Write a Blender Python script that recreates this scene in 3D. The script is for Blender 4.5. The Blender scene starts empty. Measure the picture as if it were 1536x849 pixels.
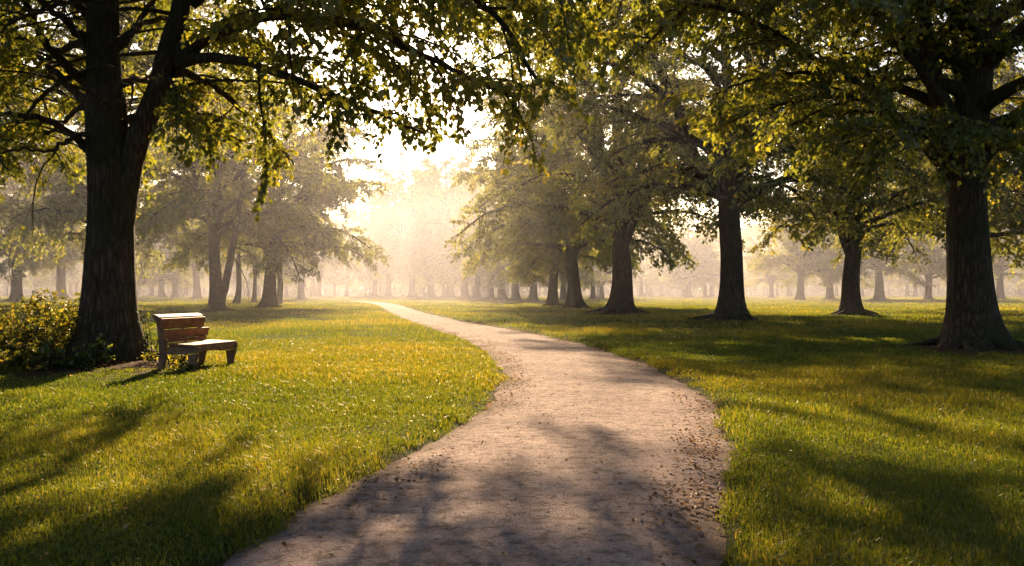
import bpy, math, time
import numpy as np
from mathutils import Vector
rng = np.random.default_rng(7)
sc = bpy.context.scene
COL = sc.collection
F, HC, YH = 1350.0, 1.3, 438.0          # focal length (photo pixels), eye height, horizon row
SUN_EL, SUN_AZ = math.radians(24.0), math.radians(-5.0)

def at(px, py):                          # photo pixel of a ground point -> ground coordinates
    d = HC * F / (py - YH)
    return (px - 768) / F * d, d
def P(px, py, d):                        # photo pixel + distance -> point in space
    return np.array(((px - 768) / F * d, d, HC + (YH - py) / F * d))

# ------------------------------------------------------------------ scene helpers
def mesh_np(name, V, polys, attrs=None, smooth=False):
    """V (N,3); polys: list of (M,k) index arrays; attrs: {name: per-vertex float array}"""
    me = bpy.data.meshes.new(name)
    V = np.asarray(V, np.float32)
    me.vertices.add(len(V)); me.vertices.foreach_set('co', V.ravel())
    polys = [p for p in polys if len(p)]
    nl = sum(p.size for p in polys); npoly = sum(len(p) for p in polys)
    me.loops.add(nl); me.polygons.add(npoly)
    me.loops.foreach_set('vertex_index', np.concatenate([p.ravel() for p in polys]).astype(np.int32))
    tot = np.concatenate([np.full(len(p), p.shape[1], np.int32) for p in polys])
    st = np.zeros(npoly, np.int32); st[1:] = np.cumsum(tot)[:-1]
    me.polygons.foreach_set('loop_start', st)
    me.polygons.foreach_set('loop_total', tot)
    me.polygons.foreach_set('use_smooth', np.full(npoly, smooth, bool))
    for k, a in (attrs or {}).items():
        at_ = me.attributes.new(k, 'FLOAT', 'POINT'); at_.data.foreach_set('value', np.asarray(a, np.float32))
    me.update(calc_edges=True); me.validate(clean_customdata=False)
    return me
def link(name, me, mat=None, parent=None):
    o = bpy.data.objects.new(name, me); COL.objects.link(o)
    if mat and not me.materials: me.materials.append(mat)
    if parent: o.parent = parent
    return o
def empty(name, loc, rz=0, scale=1):
    o = bpy.data.objects.new(name, None); COL.objects.link(o)
    o.location = loc; o.rotation_euler = (0, 0, rz); o.scale = (scale,) * 3; o.empty_display_size = .3
    return o
def tag(o, label=None, cat=None, group=None, kind=None):
    for k, v in (('label', label), ('category', cat), ('group', group), ('kind', kind)):
        if v: o[k] = v
    return o
class MB:                                 # collects vertex / face arrays
    def __init__(s): s.V, s.P, s.A, s.n = [], {}, [], 0
    def add(s, V, polys, a=None):
        V = np.asarray(V, float)
        for p in polys:
            p = np.asarray(p)
            if len(p): s.P.setdefault(p.shape[1], []).append(p + s.n)
        s.V.append(V); s.n += len(V)
        s.A.append(np.zeros(len(V)) if a is None else a)
    def mesh(s, name, smooth=False, attr=None):
        return mesh_np(name, np.concatenate(s.V), [np.concatenate(v) for v in s.P.values()],
                       {attr: np.concatenate(s.A)} if attr else None, smooth)

# ------------------------------------------------------------------ materials
def new_mat(name):
    m = bpy.data.materials.new(name); m.use_nodes = True
    nt = m.node_tree; nt.nodes.clear()
    out = nt.nodes.new('ShaderNodeOutputMaterial')
    def N(t, **kw):
        n = nt.nodes.new('ShaderNode' + t)
        for k, v in kw.items():
            if k in n.inputs.keys(): n.inputs[k].default_value = v
            else: setattr(n, k, v)
        return n
    return m, nt, out, N, nt.links.new
def ramp(N, stops):
    r = N('ValToRGB'); cr = r.color_ramp
    while len(cr.elements) < len(stops): cr.elements.new(0.5)
    for e, (p, c) in zip(cr.elements, stops): e.position = p; e.color = (*c, 1)
    return r
def leaf_mat(name, stops, trans=0.56, tgain=(2.85, 2.15, .72), gloss=.06, obj_var=.0):
    m, nt, out, N, L = new_mat(name)
    a = N('Attribute', attribute_name='tint')
    r = ramp(N, stops); L(a.outputs['Fac'], r.inputs[0])
    d = N('BsdfDiffuse'); L(r.outputs[0], d.inputs[0])
    mul = N('Mix', data_type='RGBA', blend_type='MULTIPLY'); mul.inputs[0].default_value = 1
    mul.clamp_result = False
    L(r.outputs[0], mul.inputs[6]); mul.inputs[7].default_value = (*tgain, 1)
    t = N('BsdfTranslucent'); L(mul.outputs[2], t.inputs[0])
    mx = N('MixShader', Fac=trans); L(d.outputs[0], mx.inputs[1]); L(t.outputs[0], mx.inputs[2])
    g = N('BsdfGlossy', Roughness=.38); g.inputs[0].default_value = (.9, .85, .75, 1)
    m2 = N('MixShader', Fac=gloss); L(mx.outputs[0], m2.inputs[1]); L(g.outputs[0], m2.inputs[2])
    L(m2.outputs[0], out.inputs[0])
    return m
LEAF_STOPS = [(0, (.060, .086, .019)), (.45, (.100, .134, .029)), (.8, (.150, .168, .034)), (1, (.21, .195, .04))]
M_leaf = leaf_mat('tree_leaves', LEAF_STOPS)
M_leaf_mid = leaf_mat('pale_tree_leaves', [(0, (.058, .084, .022)), (.45, (.096, .130, .033)), (.8, (.145, .165, .038)), (1, (.20, .185, .042))])
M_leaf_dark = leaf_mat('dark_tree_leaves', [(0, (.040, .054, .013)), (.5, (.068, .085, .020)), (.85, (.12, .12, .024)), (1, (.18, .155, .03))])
M_bush = leaf_mat('bush_leaves', [(0, (.035, .055, .011)), (.5, (.085, .108, .020)), (1, (.21, .185, .033))])
M_weed = leaf_mat('weed_leaves', [(0, (.022, .045, .012)), (.6, (.045, .080, .016)), (1, (.10, .12, .02))])
M_grass = leaf_mat('grass_blades', [(0, (.038, .068, .010)), (.5, (.092, .113, .019)), (.85, (.158, .148, .026)), (1, (.25, .20, .06))],
                   trans=.55, tgain=(2.2, 1.85, .5), gloss=.03)
M_litter = leaf_mat('dry_leaves', [(0, (.07, .042, .020)), (.5, (.17, .105, .05)), (1, (.32, .22, .11))], trans=.4, tgain=(1.5, 1.15, .6), gloss=.015)

def bark_mat(name, c0, c1, c2, sc_=1.0):
    m, nt, out, N, L = new_mat(name)
    tc = N('TexCoord')
    mp = N('Mapping'); mp.inputs['Scale'].default_value = (9 * sc_, 9 * sc_, 1.45 * sc_); L(tc.outputs['Object'], mp.inputs[0])
    n0 = N('TexNoise', Scale=1.2, Detail=3.0); L(tc.outputs['Object'], n0.inputs['Vector'])
    wob = N('VectorMath', operation='SCALE'); wob.inputs['Scale'].default_value = .9; L(n0.outputs['Color'], wob.inputs[0])
    ad = N('VectorMath', operation='ADD'); L(mp.outputs[0], ad.inputs[0]); L(wob.outputs[0], ad.inputs[1])
    v = N('TexVoronoi', Scale=1.5, feature='DISTANCE_TO_EDGE'); L(ad.outputs[0], v.inputs['Vector'])
    n1 = N('TexNoise', Scale=3.0, Detail=8.0, Roughness=.65); L(ad.outputs[0], n1.inputs['Vector'])
    vr = N('MapRange'); vr.inputs['From Max'].default_value = .35; L(v.outputs[0], vr.inputs[0])
    h0 = N('Math', operation='MULTIPLY_ADD'); L(vr.outputs[0], h0.inputs[0]); h0.inputs[1].default_value = .45; h0.inputs[2].default_value = .55
    h = N('Math', operation='MULTIPLY'); L(h0.outputs[0], h.inputs[0]); L(n1.outputs[0], h.inputs[1])
    r = ramp(N, [(.18, c0), (.42, c1), (.68, c2)]); L(h.outputs[0], r.inputs[0])
    n2 = N('TexNoise', Scale=.9, Detail=4.0); L(tc.outputs['Object'], n2.inputs['Vector'])
    mo = ramp(N, [(.44, (0, 0, 0)), (.62, (.65, .65, .65))]); L(n2.outputs[0], mo.inputs[0])
    mx = N('Mix', data_type='RGBA'); L(mo.outputs[0], mx.inputs[0]); L(r.outputs[0], mx.inputs[6]); mx.inputs[7].default_value = (.030, .036, .014, 1)
    b = N('Bump', Strength=.9, Distance=.05); L(h.outputs[0], b.inputs['Height'])
    p = N('BsdfPrincipled', Roughness=.92); p.inputs['Specular IOR Level'].default_value = .15
    L(mx.outputs[2], p.inputs['Base Color']); L(b.outputs[0], p.inputs['Normal']); L(p.outputs[0], out.inputs[0])
    return m
M_bark = bark_mat('bark', (.022, .014, .009), (.085, .058, .038), (.17, .12, .08))
M_stem = bark_mat('bush_stem_bark', (.02, .012, .007), (.05, .032, .018), (.08, .05, .03), 3)

def ground_mat():
    m, nt, out, N, L = new_mat('lawn_ground')
    tc = N('TexCoord')
    n1 = N('TexNoise', Scale=.55, Detail=6.0, Roughness=.6); L(tc.outputs['Object'], n1.inputs['Vector'])
    n2 = N('TexNoise', Scale=24.0, Detail=6.0, Roughness=.7); L(tc.outputs['Object'], n2.inputs['Vector'])
    r1 = ramp(N, [(.3, (.028, .042, .009)), (.52, (.050, .062, .012)), (.72, (.085, .080, .020))]); L(n1.outputs[0], r1.inputs[0])
    r2 = ramp(N, [(.3, (.45, .42, .4)), (.65, (1.25, 1.2, 1.1))]); L(n2.outputs[0], r2.inputs[0])
    mu = N('Mix', data_type='RGBA', blend_type='MULTIPLY'); mu.inputs[0].default_value = 1; L(r1.outputs[0], mu.inputs[6]); L(r2.outputs[0], mu.inputs[7])
    rs = ramp(N, [(.25, (.028, .017, .009)), (.55, (.075, .046, .026)), (.75, (.14, .085, .045))]); L(n2.outputs[0], rs.inputs[0])
    so = N('Attribute', attribute_name='soil')
    mx = N('Mix', data_type='RGBA'); L(so.outputs['Fac'], mx.inputs[0]); L(mu.outputs[2], mx.inputs[6]); L(rs.outputs[0], mx.inputs[7])
    b = N('Bump', Strength=1.0, Distance=.05); L(n2.outputs[0], b.inputs['Height'])
    p = N('BsdfPrincipled', Roughness=1.0); p.inputs['Specular IOR Level'].default_value = .05
    L(mx.outputs[2], p.inputs['Base Color']); L(b.outputs[0], p.inputs['Normal']); L(p.outputs[0], out.inputs[0])
    return m
M_ground = ground_mat()
def path_mat():
    m, nt, out, N, L = new_mat('gravel_path')
    tc = N('TexCoord')
    n1 = N('TexNoise', Scale=1.3, Detail=7.0, Roughness=.68); L(tc.outputs['Object'], n1.inputs['Vector'])
    n2 = N('TexNoise', Scale=60.0, Detail=5.0, Roughness=.75); L(tc.outputs['Object'], n2.inputs['Vector'])
    v = N('TexVoronoi', Scale=95.0); L(tc.outputs['Object'], v.inputs['Vector'])
    n3 = N('TexNoise', Scale=9.0, Detail=6.0, Roughness=.7); L(tc.outputs['Object'], n3.inputs['Vector'])
    r1 = ramp(N, [(.3, (.215, .155, .135)), (.5, (.315, .235, .205)), (.7, (.43, .33, .285))]); L(n1.outputs[0], r1.inputs[0])
    r2 = ramp(N, [(.30, (.42, .38, .36)), (.5, (1, 1, 1)), (.72, (1.45, 1.4, 1.35))]); L(n2.outputs[0], r2.inputs[0])
    r3 = ramp(N, [(.38, (.50, .45, .42)), (.52, (1, 1, 1))]); L(n3.outputs[0], r3.inputs[0])
    mu = N('Mix', data_type='RGBA', blend_type='MULTIPLY'); mu.inputs[0].default_value = 1; L(r1.outputs[0], mu.inputs[6]); L(r2.outputs[0], mu.inputs[7])
    mu2 = N('Mix', data_type='RGBA', blend_type='MULTIPLY'); mu2.inputs[0].default_value = 1; L(mu.outputs[2], mu2.inputs[6]); L(r3.outputs[0], mu2.inputs[7])
    ed = N('Attribute', attribute_name='edge')
    mx = N('Mix', data_type='RGBA'); L(ed.outputs['Fac'], mx.inputs[0]); L(mu2.outputs[2], mx.inputs[6]); mx.inputs[7].default_value = (.085, .050, .028, 1)
    s = N('Math', operation='ADD'); L(n2.outputs[0], s.inputs[0]); L(v.outputs[0], s.inputs[1])
    s2 = N('Math', operation='MULTIPLY_ADD'); L(n3.outputs[0], s2.inputs[0]); s2.inputs[1].default_value = 2.0; L(s.outputs[0], s2.inputs[2])
    b = N('Bump', Strength=.8, Distance=.02); L(s2.outputs[0], b.inputs['Height'])
    p = N('BsdfPrincipled', Roughness=.95); p.inputs['Specular IOR Level'].default_value = .12
    L(mx.outputs[2], p.inputs['Base Color']); L(b.outputs[0], p.inputs['Normal']); L(p.outputs[0], out.inputs[0])
    return m
M_path = path_mat()
def stone_mat():
    m, nt, out, N, L = new_mat('gravel_stones')
    a = N('Attribute', attribute_name='tint'); r = ramp(N, [(0, (.10, .075, .06)), (.6, (.27, .20, .16)), (1, (.45, .38, .32))]); L(a.outputs['Fac'], r.inputs[0])
    p = N('BsdfPrincipled', Roughness=.9); L(r.outputs[0], p.inputs['Base Color']); L(p.outputs[0], out.inputs[0]); return m
M_stone = stone_mat()
def wood_mat(name, c0, c1, c2):
    m, nt, out, N, L = new_mat(name)
    tc = N('TexCoord'); mp = N('Mapping'); mp.inputs['Scale'].default_value = (2.2, 30, 30); L(tc.outputs['Object'], mp.inputs[0])
    n1 = N('TexNoise', Scale=1.6, Detail=7.0, Roughness=.65, Distortion=.6); L(mp.outputs[0], n1.inputs['Vector'])
    r = ramp(N, [(.28, c0), (.5, c1), (.75, c2)]); L(n1.outputs[0], r.inputs[0])
    n2 = N('TexNoise', Scale=6.0, Detail=5.0); L(tc.outputs['Object'], n2.inputs['Vector'])
    r2 = ramp(N, [(.35, (.5, .5, .5)), (.6, (1.1, 1.1, 1.1))]); L(n2.outputs[0], r2.inputs[0])
    mu = N('Mix', data_type='RGBA', blend_type='MULTIPLY'); mu.inputs[0].default_value = .8; L(r.outputs[0], mu.inputs[6]); L(r2.outputs[0], mu.inputs[7])
    b = N('Bump', Strength=.5, Distance=.01); L(n1.outputs[0], b.inputs['Height'])
    p = N('BsdfPrincipled', Roughness=.6); p.inputs['Specular IOR Level'].default_value = .35
    L(mu.outputs[2], p.inputs['Base Color']); L(b.outputs[0], p.inputs['Normal']); L(p.outputs[0], out.inputs[0]); return m
M_plank = wood_mat('weathered_orange_wood', (.13, .055, .026), (.30, .135, .065), (.42, .22, .12))
M_frame = wood_mat('dark_brown_wood', (.09, .048, .026), (.22, .118, .062), (.32, .185, .10))

# ------------------------------------------------------------------ path line and ground height
def chaikin(p, n=3):
    for _ in range(n):
        q = np.empty((2 * len(p), p.shape[1])); q[0::2] = .75 * p + .25 * np.roll(p, -1, 0); q[1::2] = .25 * p + .75 * np.roll(p, -1, 0)
        p = np.concatenate([p[:1], q[:-2], p[-1:]])
    return p
rows = [(849, 350, 1030), (806, 428, 1036), (741, 522, 1048), (701, 602, 1056), (666, 662, 1070), (631, 720, 1072), (596, 750, 1050), (566, 769, 1008),
        (543, 759, 958), (516, 725, 872), (496, 662, 780), (480, 609, 680), (465, 580, 622), (455, 562, 592)]
cl = [(-1.4, -8, 2.3), (-.75, 0, 2.15)]
for (py, l, r) in rows:
    (xl, y), (xr, _) = at(l, py), at(r, py)
    cl.append(((xl + xr) / 2, y, min(xr - xl, 2.75)))
cl += [(-26, 140, 2.6), (-60, 190, 2.6), (-120, 230, 2.6)]
cl = np.array(cl, float); cl[2:, 2] = np.clip(cl[2:, 2], 2.05, 2.6)
cl = chaikin(cl, 2)
seg = np.r_[0, np.cumsum(np.hypot(*np.diff(cl[:, :2], axis=0).T))]
ss = np.concatenate([np.arange(0, 45, .12), np.arange(45, seg[-1], .8)])
CL = np.stack([np.interp(ss, seg, cl[:, k]) for k in range(3)], 1)
CLn = np.gradient(CL[:, :2], axis=0); CLn /= np.linalg.norm(CLn, axis=1)[:, None]; CLn = np.stack([CLn[:, 1], -CLn[:, 0]], 1)   # to the right
def path_dist(xy):                        # distance outside the path's edge (negative on the path)
    xy = np.asarray(xy, np.float32); res = np.full(len(xy), 1e3, np.float32)
    near = np.where((xy[:, 1] < 260))[0]
    c = CL[::2].astype(np.float32)
    for i in range(0, len(near), 20000):
        k = near[i:i + 20000]
        d2 = (xy[k, None, 0] - c[None, :, 0]) ** 2 + (xy[k, None, 1] - c[None, :, 1]) ** 2
        j = d2.argmin(1); res[k] = np.sqrt(d2[np.arange(len(k)), j]) - c[j, 2] / 2
    return res
def fbm(x, y, seed=0, sc_=1.0):
    r = np.random.default_rng(seed); z = np.zeros(np.shape(x))
    for o in range(5):
        for _ in range(3):
            a = r.uniform(0, 2 * math.pi); k = (1.9 ** o) * sc_ * r.uniform(.75, 1.3)
            z = z + np.sin((x * math.cos(a) + y * math.sin(a)) * k + r.uniform(0, 6.28) + 1.3 * np.sin((x * math.sin(a) - y * math.cos(a)) * k * .6)) * .55 ** o
    return z / 3.0
SOIL = []                                 # (x, y, radius) of bare earth round the nearer trunks
def soil_at(x, y):
    s = np.zeros(np.shape(x)); nz = fbm(x, y, 5, 1.6) * .35
    for (sx, sy, r) in SOIL:
        d = np.sqrt((x - sx) ** 2 + ((y - sy) * 1.15) ** 2)
        s = np.maximum(s, np.clip((1.0 + nz - d / r) / .3, 0, 1))
    return s
def smooth(t): t = np.clip(t, 0, 1); return t * t * (3 - 2 * t)
def gz(x, y, pd=None):
    x = np.asarray(x, float); y = np.asarray(y, float)
    if pd is None: pd = path_dist(np.stack([x.ravel(), y.ravel()], 1)).reshape(x.shape)
    z = .035 * fbm(x, y, 1, .5) + .02 * fbm(x, y, 2, 2.2)
    for (sx, sy, r) in SOIL:
        z = z + .10 * np.exp(-((x - sx) ** 2 + (y - sy) ** 2) / (r * .8) ** 2)
    m = smooth((pd + .02) / .5)
    return -.05 * (1 - m) + (z * smooth((pd + .1) / 2.5) + .03) * m
def gz1(x, y): return float(gz(np.array([x]), np.array([y]))[0])

# ------------------------------------------------------------------ tree generator
def nrm(v): return v / (np.linalg.norm(v, axis=-1, keepdims=True) + 1e-9)
def tube(mb, pts, rad, sides=6, lobes=None):
    pts = np.asarray(pts, float); n = len(pts)
    t = nrm(np.gradient(pts, axis=0))
    ref = np.array((0.1, 1.0, 0.05)) if abs(t.mean(0)[1]) < .8 * np.linalg.norm(t.mean(0)) else np.array((1., .1, .05))
    u = nrm(np.cross(t, ref)); v = np.cross(t, u)
    a = np.arange(sides) / sides * 2 * math.pi
    R = np.asarray(rad, float)[:, None] * np.ones(sides)
    if lobes is not None: R = lobes(R, a, pts)
    V = pts[:, None] + R[..., None] * (np.cos(a)[None, :, None] * u[:, None] + np.sin(a)[None, :, None] * v[:, None])
    i = np.arange(n - 1)[:, None] * sides; j = np.arange(sides)[None]; j2 = (j + 1) % sides
    q = np.stack([i + j, i + sides + j, i + sides + j2, i + j2], -1).reshape(-1, 4)
    q = q[:, ::-1]
    mb.add(V.reshape(-1, 3), [q])
def resample(pts, n):
    pts = np.asarray(pts, float); s = np.r_[0, np.cumsum(np.linalg.norm(np.diff(pts, axis=0), axis=1))]
    return np.stack([np.interp(np.linspace(0, s[-1], n), s, pts[:, k]) for k in range(3)], 1)
def grow(r, p0, az, el, L, n, droop, wob):
    """a branch that leaves at azimuth az, elevation el and bends over by droop towards its tip"""
    pts = [np.array(p0, float)]; a = az; st = L / n
    for k in range(n):
        e = el - droop * ((k + .5) / n) ** 1.4 + r.normal(0, wob)
        a += r.normal(0, wob)
        pts.append(pts[-1] + st * np.array((math.cos(a) * math.cos(e), math.sin(a) * math.cos(e), math.sin(e))))
    return np.array(pts)

def leaves_mesh(name, pos, ax, size, r, detail, flat=.45, tint_mu=.42, tint_sd=.22, tints=None):
    N = len(pos)
    ax = nrm(ax)
    up = np.array((0, 0, 1.0)) + r.normal(0, flat, (N, 3))
    side = nrm(np.cross(ax, up)); nor = nrm(np.cross(side, ax))
    s = size[:, None]
    tint = np.clip((tints if tints is not None else tint_mu) + r.normal(0, tint_sd, N), 0, 1)
    if detail == 2:                       # pointed oval leaf folded along its midrib, with a drooping tip
        w = .40 * s; f = .10 * s
        b = pos; l1 = pos + ax * s * .28 + side * w + nor * f; r1 = pos + ax * s * .28 - side * w + nor * f
        l2 = pos + ax * s * .66 + side * w * .72 + nor * f * .5; r2 = pos + ax * s * .66 - side * w * .72 + nor * f * .5
        t = pos + ax * s * 1.05 - nor * s * .14; c = pos + ax * s * .45
        V = np.stack([b, l1, l2, t, r2, r1, c], 1).reshape(-1, 3); k = np.arange(N)[:, None] * 7
        Q = np.concatenate([k + [0, 6, 2, 1], k + [0, 5, 4, 6]]); T = np.concatenate([k + [6, 3, 2], k + [6, 4, 3]])
        return mesh_np(name, V, [Q, T], {'tint': np.repeat(tint, 7)})
    w = .42 * s
    V = np.stack([pos, pos + ax * s * .5 + side * w + nor * s * .1, pos + ax * s * 1.05 - nor * s * .12, pos + ax * s * .5 - side * w + nor * s * .1], 1).reshape(-1, 3)
    k = np.arange(N)[:, None] * 4
    return mesh_np(name, V, [np.concatenate([k + [0, 2, 1], k + [0, 3, 2]])], {'tint': np.repeat(tint, 4)})

def build_tree(seed, H, R, tr, hf, nl, leader=None, limbs=(), leaf=.1, detail=1, sec_step=.55, twig_step=.30, leaf_step=.075,
               low=8, extra_stems=(), roots=7, tint=.42, twig_len=.75, top=True, low_el=(5, 35), skip=None, drop=0.0, open_az=None, sec_min=.12, forks=0, lpn=2, clump=1.0, bare=(1.9, 5.6), lz0=None):
    """returns trunk mesh and crown mesh, base at the origin. limbs: list of (polyline, base radius)"""
    r = np.random.default_rng(seed)
    tk, tw = MB(), MB()
    if leader is None:
        leader = [np.zeros(3)]; lean = r.normal(0, .03, 2)
        for k in range(1, 9): leader.append(np.array((lean[0] * k * H / 9 + r.normal(0, .10), lean[1] * k * H / 9 + r.normal(0, .10), .93 * H * k / 8)))
    ld = resample(chaikin(np.array(leader), 2), 70)
    ld = np.concatenate([ld[:1] + (0, 0, -.35), ld])
    zz = np.clip(ld[:, 2], 0, None)
    top_z = ld[-1, 2]
    taper = np.where(zz < hf, 1 - .16 * zz / hf, np.clip(.84 * (1 - (zz - hf) / (top_z - hf)) ** .8, .03, 1) * .86 + .02)
    taper = np.where((zz > hf * .85) & (zz < hf * 1.1), np.maximum(taper, .84), taper)
    rad = tr * taper * (1 + .55 * np.exp(-zz / .38) + .22 * np.exp(-zz / 1.3))
    ph = r.uniform(0, 6.28, 4)
    def lob(Rm, a, pts):
        z = np.clip(pts[:, 2:3], 0, None); aa = a[None] + 0 * z
        bu = .24 * np.exp(-z / .55) * (np.cos(5 * aa + ph[0] + .2 * z) * .6 + np.cos(3 * aa + ph[1]) * .5 + .35 * np.cos(9 * aa + ph[3]))
        rg = .030 * np.sin(11 * aa + ph[2] + .5 * np.sin(z * .8)) + .018 * np.sin(23 * aa + ph[1] + z * .7) + .035 * np.sin(2 * aa + z * .45 + ph[0]) + .025 * np.sin(3 * aa - z * 1.1 + ph[3])
        return Rm * (1 + bu + rg)
    tube(tk, ld, rad, 40 if detail > 1 else 22, lob)
    for k in range(roots):                # surface roots that dive into the earth
        a = k / roots * 6.283 + r.normal(0, .25); L = tr * r.uniform(2.2, 4.2); t = np.linspace(0, 1, 9)[:, None]
        aw = a + .35 * np.sin(t[:, 0] * 3 + r.uniform(0, 6)) * t[:, 0]
        pz = np.concatenate([.30 * (1 - t[:, 0]) ** 2.2 * tr * 1.6 + .02 - .16 * t[:, 0] ** 2])
        pr = tr * .95 + L * t[:, 0]
        tube(tk, np.stack([np.cos(aw) * pr, np.sin(aw) * pr, pz], 1), tr * .20 * (1 - .8 * t[:, 0]), 7)
    all_limbs = []                        # (pts, base radius)
    for pts, r0 in list(limbs) + list(extra_stems):
        pts = np.array(pts, float); zr = pts[0, 2] - .25; ctr = np.array([np.interp(zr, zz, ld[:, i]) for i in range(2)] + [zr])
        if .06 < np.hypot(*(ctr - pts[0])[:2]) < 1.0 and pts[0, 2] > 1: pts = np.concatenate([ctr[None] * .75 + pts[:1] * .25, pts])
        p = resample(chaikin(pts, 2), 26); p[1:-1] += r.normal(0, .02, (24, 3)) * 1.0
        all_limbs.append((p, r0, True))
    stems = [ld]
    fa = r.uniform(0, 6.28)
    for k in range(forks):
        fa += 6.283 / forks + r.normal(0, .3); p0 = np.array([np.interp(hf * r.uniform(.86, 1.05), zz, ld[:, i]) for i in range(3)])
        sp = grow(r, p0, fa, math.radians(r.uniform(58, 73)), (H - hf) * r.uniform(.62, .85), 14, math.radians(r.uniform(-22, 2)), .035)
        stems.append(sp); all_limbs.append((sp, tr * r.uniform(.32, .46), False))
    ga = r.uniform(0, 6.28)
    for k in range(nl):
        f = (k + r.uniform(.1, .9)) / nl
        hl = lz0 or hf; z = hl + (top_z * .97 - hl) * f ** 1.15 if top else hf + f * (top_z * .7 - hf)
        ga += 2.39996 + r.normal(0, .25)
        if open_az is not None and abs((ga - open_az + math.pi) % (2 * math.pi) - math.pi) < .6: continue
        st_ = stems[0 if k < low else k % len(stems)]
        if z > st_[-1, 2]: z = r.uniform(hf * 1.2, st_[-1, 2])
        p0 = np.array([np.interp(z, st_[:, 2], st_[:, i]) for i in range(3)])
        if st_ is not ld and r.uniform() < .75: ga = math.atan2(p0[1], p0[0]) + r.normal(0, .9)
        L = R * (.95 - .78 * f ** 1.6) * r.uniform(.82, 1.15)
        e0 = math.radians(r.uniform(*low_el) + 42 * f); dr = math.radians(r.uniform(38, 62) - 10 * f)
        if k < low: e0 = math.radians(r.uniform(12, 42)); dr = math.radians(r.uniform(45, 78))
        n = 14
        pts = grow(r, p0, ga, e0, L, n, dr, .06)
        r0 = min(tr * .34, .020 * L + .02) * r.uniform(.85, 1.2)
        all_limbs.append((pts, r0, False))
    LP, LA, LT = [], [], []
    for pts, r0, ex in all_limbs:
        n = len(pts); s = np.r_[0, np.cumsum(np.linalg.norm(np.diff(pts, axis=0), axis=1))]; L = s[-1]
        rr = r0 * (1 - .86 * (s / L) ** .85) + .006
        if r0 < tr * .36: rr[0] *= 1.5; rr[1] *= 1.25; rr[2] *= 1.1
        tube(tk, pts, rr, 12 if r0 > .15 else 8 if detail > 1 else 6)
        pos = L * (.10 if L < 4 else .24) + r.uniform(0, .3); sd = 1
        tn = r.normal(tint, .12)
        while pos < L * .995:
            i = min(np.searchsorted(s, pos) - 1, n - 2); i = max(i, 0); q = pts[i] + (pts[i + 1] - pts[i]) * ((pos - s[i]) / max(s[i + 1] - s[i], 1e-6))
            d = pts[i + 1] - pts[i]; az = math.atan2(d[1], d[0]); el = math.asin(max(-1, min(1, d[2] / np.linalg.norm(d))))
            g = pos / L
            sl = (.55 + .34 * (L - pos) + .05 * L) * r.uniform(.7, 1.2); sl = min(sl, 3.4)
            vert = abs(el) > 1.05
            saz = (r.uniform(0, 6.28) if vert else az + sd * math.radians(r.uniform(35, 75)))
            sel = r.normal(.15, .3) if vert else el * .45 + r.normal(.08, .38)
            sp = grow(r, q, saz, sel, sl, 8, math.radians(r.uniform(22, 55) + drop), .09)
            r1 = min(rr[i] * .55, .006 + .011 * sl)
            tube(tk, sp, np.linspace(r1, .004, 9), 5 if detail > 1 else 3)
            dn = r.choice([.25, .7, 1.0, 1.35], p=[.16, .24, .35, .25]) * clump + (1 - clump)
            seglen = sl / 8; tp = sl * sec_min + r.uniform(0, .15); td = 1
            while tp < sl:
                j = min(int(tp / seglen), 7); q2 = sp[j] + (sp[j + 1] - sp[j]) * (tp / seglen - j)
                d2 = sp[j + 1] - sp[j]; a2 = math.atan2(d2[1], d2[0]); e2 = math.atan2(d2[2], math.hypot(d2[0], d2[1]))
                tl = twig_len * r.uniform(.55, 1.25) * (1 - .35 * tp / sl)
                tw_ = grow(r, q2, a2 + td * math.radians(r.uniform(25, 65)), e2 * .6 + r.normal(-.05, .3), tl, 4, math.radians(r.uniform(15, 60) + drop), .12)
                if detail > 0: tube(tk, tw_, np.linspace(.0045, .002, 5) * (1 if detail > 1 else 1.6), 3)
                m = max(2, int(dn * lpn * tl / leaf_step)); f = (np.arange(m) + r.uniform(.0, 1, m)) / m * 4 * .999
                jj = f.astype(int); o = tw_[jj] + (tw_[jj + 1] - tw_[jj]) * (f - jj)[:, None]
                dd = nrm(tw_[jj + 1] - tw_[jj]); sgn = np.where(np.arange(m) % 2, 1, -1)[:, None]
                per = nrm(np.cross(dd, (0, 0, 1.0)))
                LP.append(o + r.normal(0, .035, (m, 3)) * (leaf / .1)); LA.append(dd * r.uniform(.3, .9, (m, 1)) + per * sgn * r.uniform(.4, 1, (m, 1)) + np.array((0, 0, -1)) * r.uniform(.1, .9, (m, 1)))
                LT.append(np.full(m, tn)); tp += twig_step * r.uniform(.7, 1.3); td = -td
            # leaf tuft at the tip
            pos += sec_step * r.uniform(.65, 1.35) * (.75 if g > .6 else 1); sd = -sd
    LP, LA, LT = np.concatenate(LP), np.concatenate(LA), np.concatenate(LT)
    keep = LP[:, 2] > 1.9
    ax_ = np.stack([np.interp(LP[:, 2], zz, ld[:, i]) for i in range(2)], 1)
    keep &= ~((np.hypot(*(LP[:, :2] - ax_).T) < bare[0]) & (LP[:, 2] < bare[1]))
    if skip is not None: keep &= ~skip(LP)
    LP, LA, LT = LP[keep], LA[keep], LT[keep]
    cr = leaves_mesh('crown', LP, LA, leaf * r.uniform(.65, 1.25, len(LP)), r, 2 if detail > 1 else 1, tints=LT)
    print('tree', seed, 'leaves', len(LP), 'trunk verts', tk.n)
    return tk.mesh('trunk', True), cr

def place(meshes, name, x, y, label, cat='tree', group=None, rz=0, s=1, mat=None, z=None, sz=1.0):
    o = empty(name, (x, y, gz1(x, y) if z is None else z), rz, s)
    o.scale = (s, s, s * sz)
    tag(o, label, cat, group)
    t = link('trunk', meshes[0], M_bark, o); c = link('crown', meshes[1], mat or M_leaf, o)
    return o

T0 = time.time()
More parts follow.
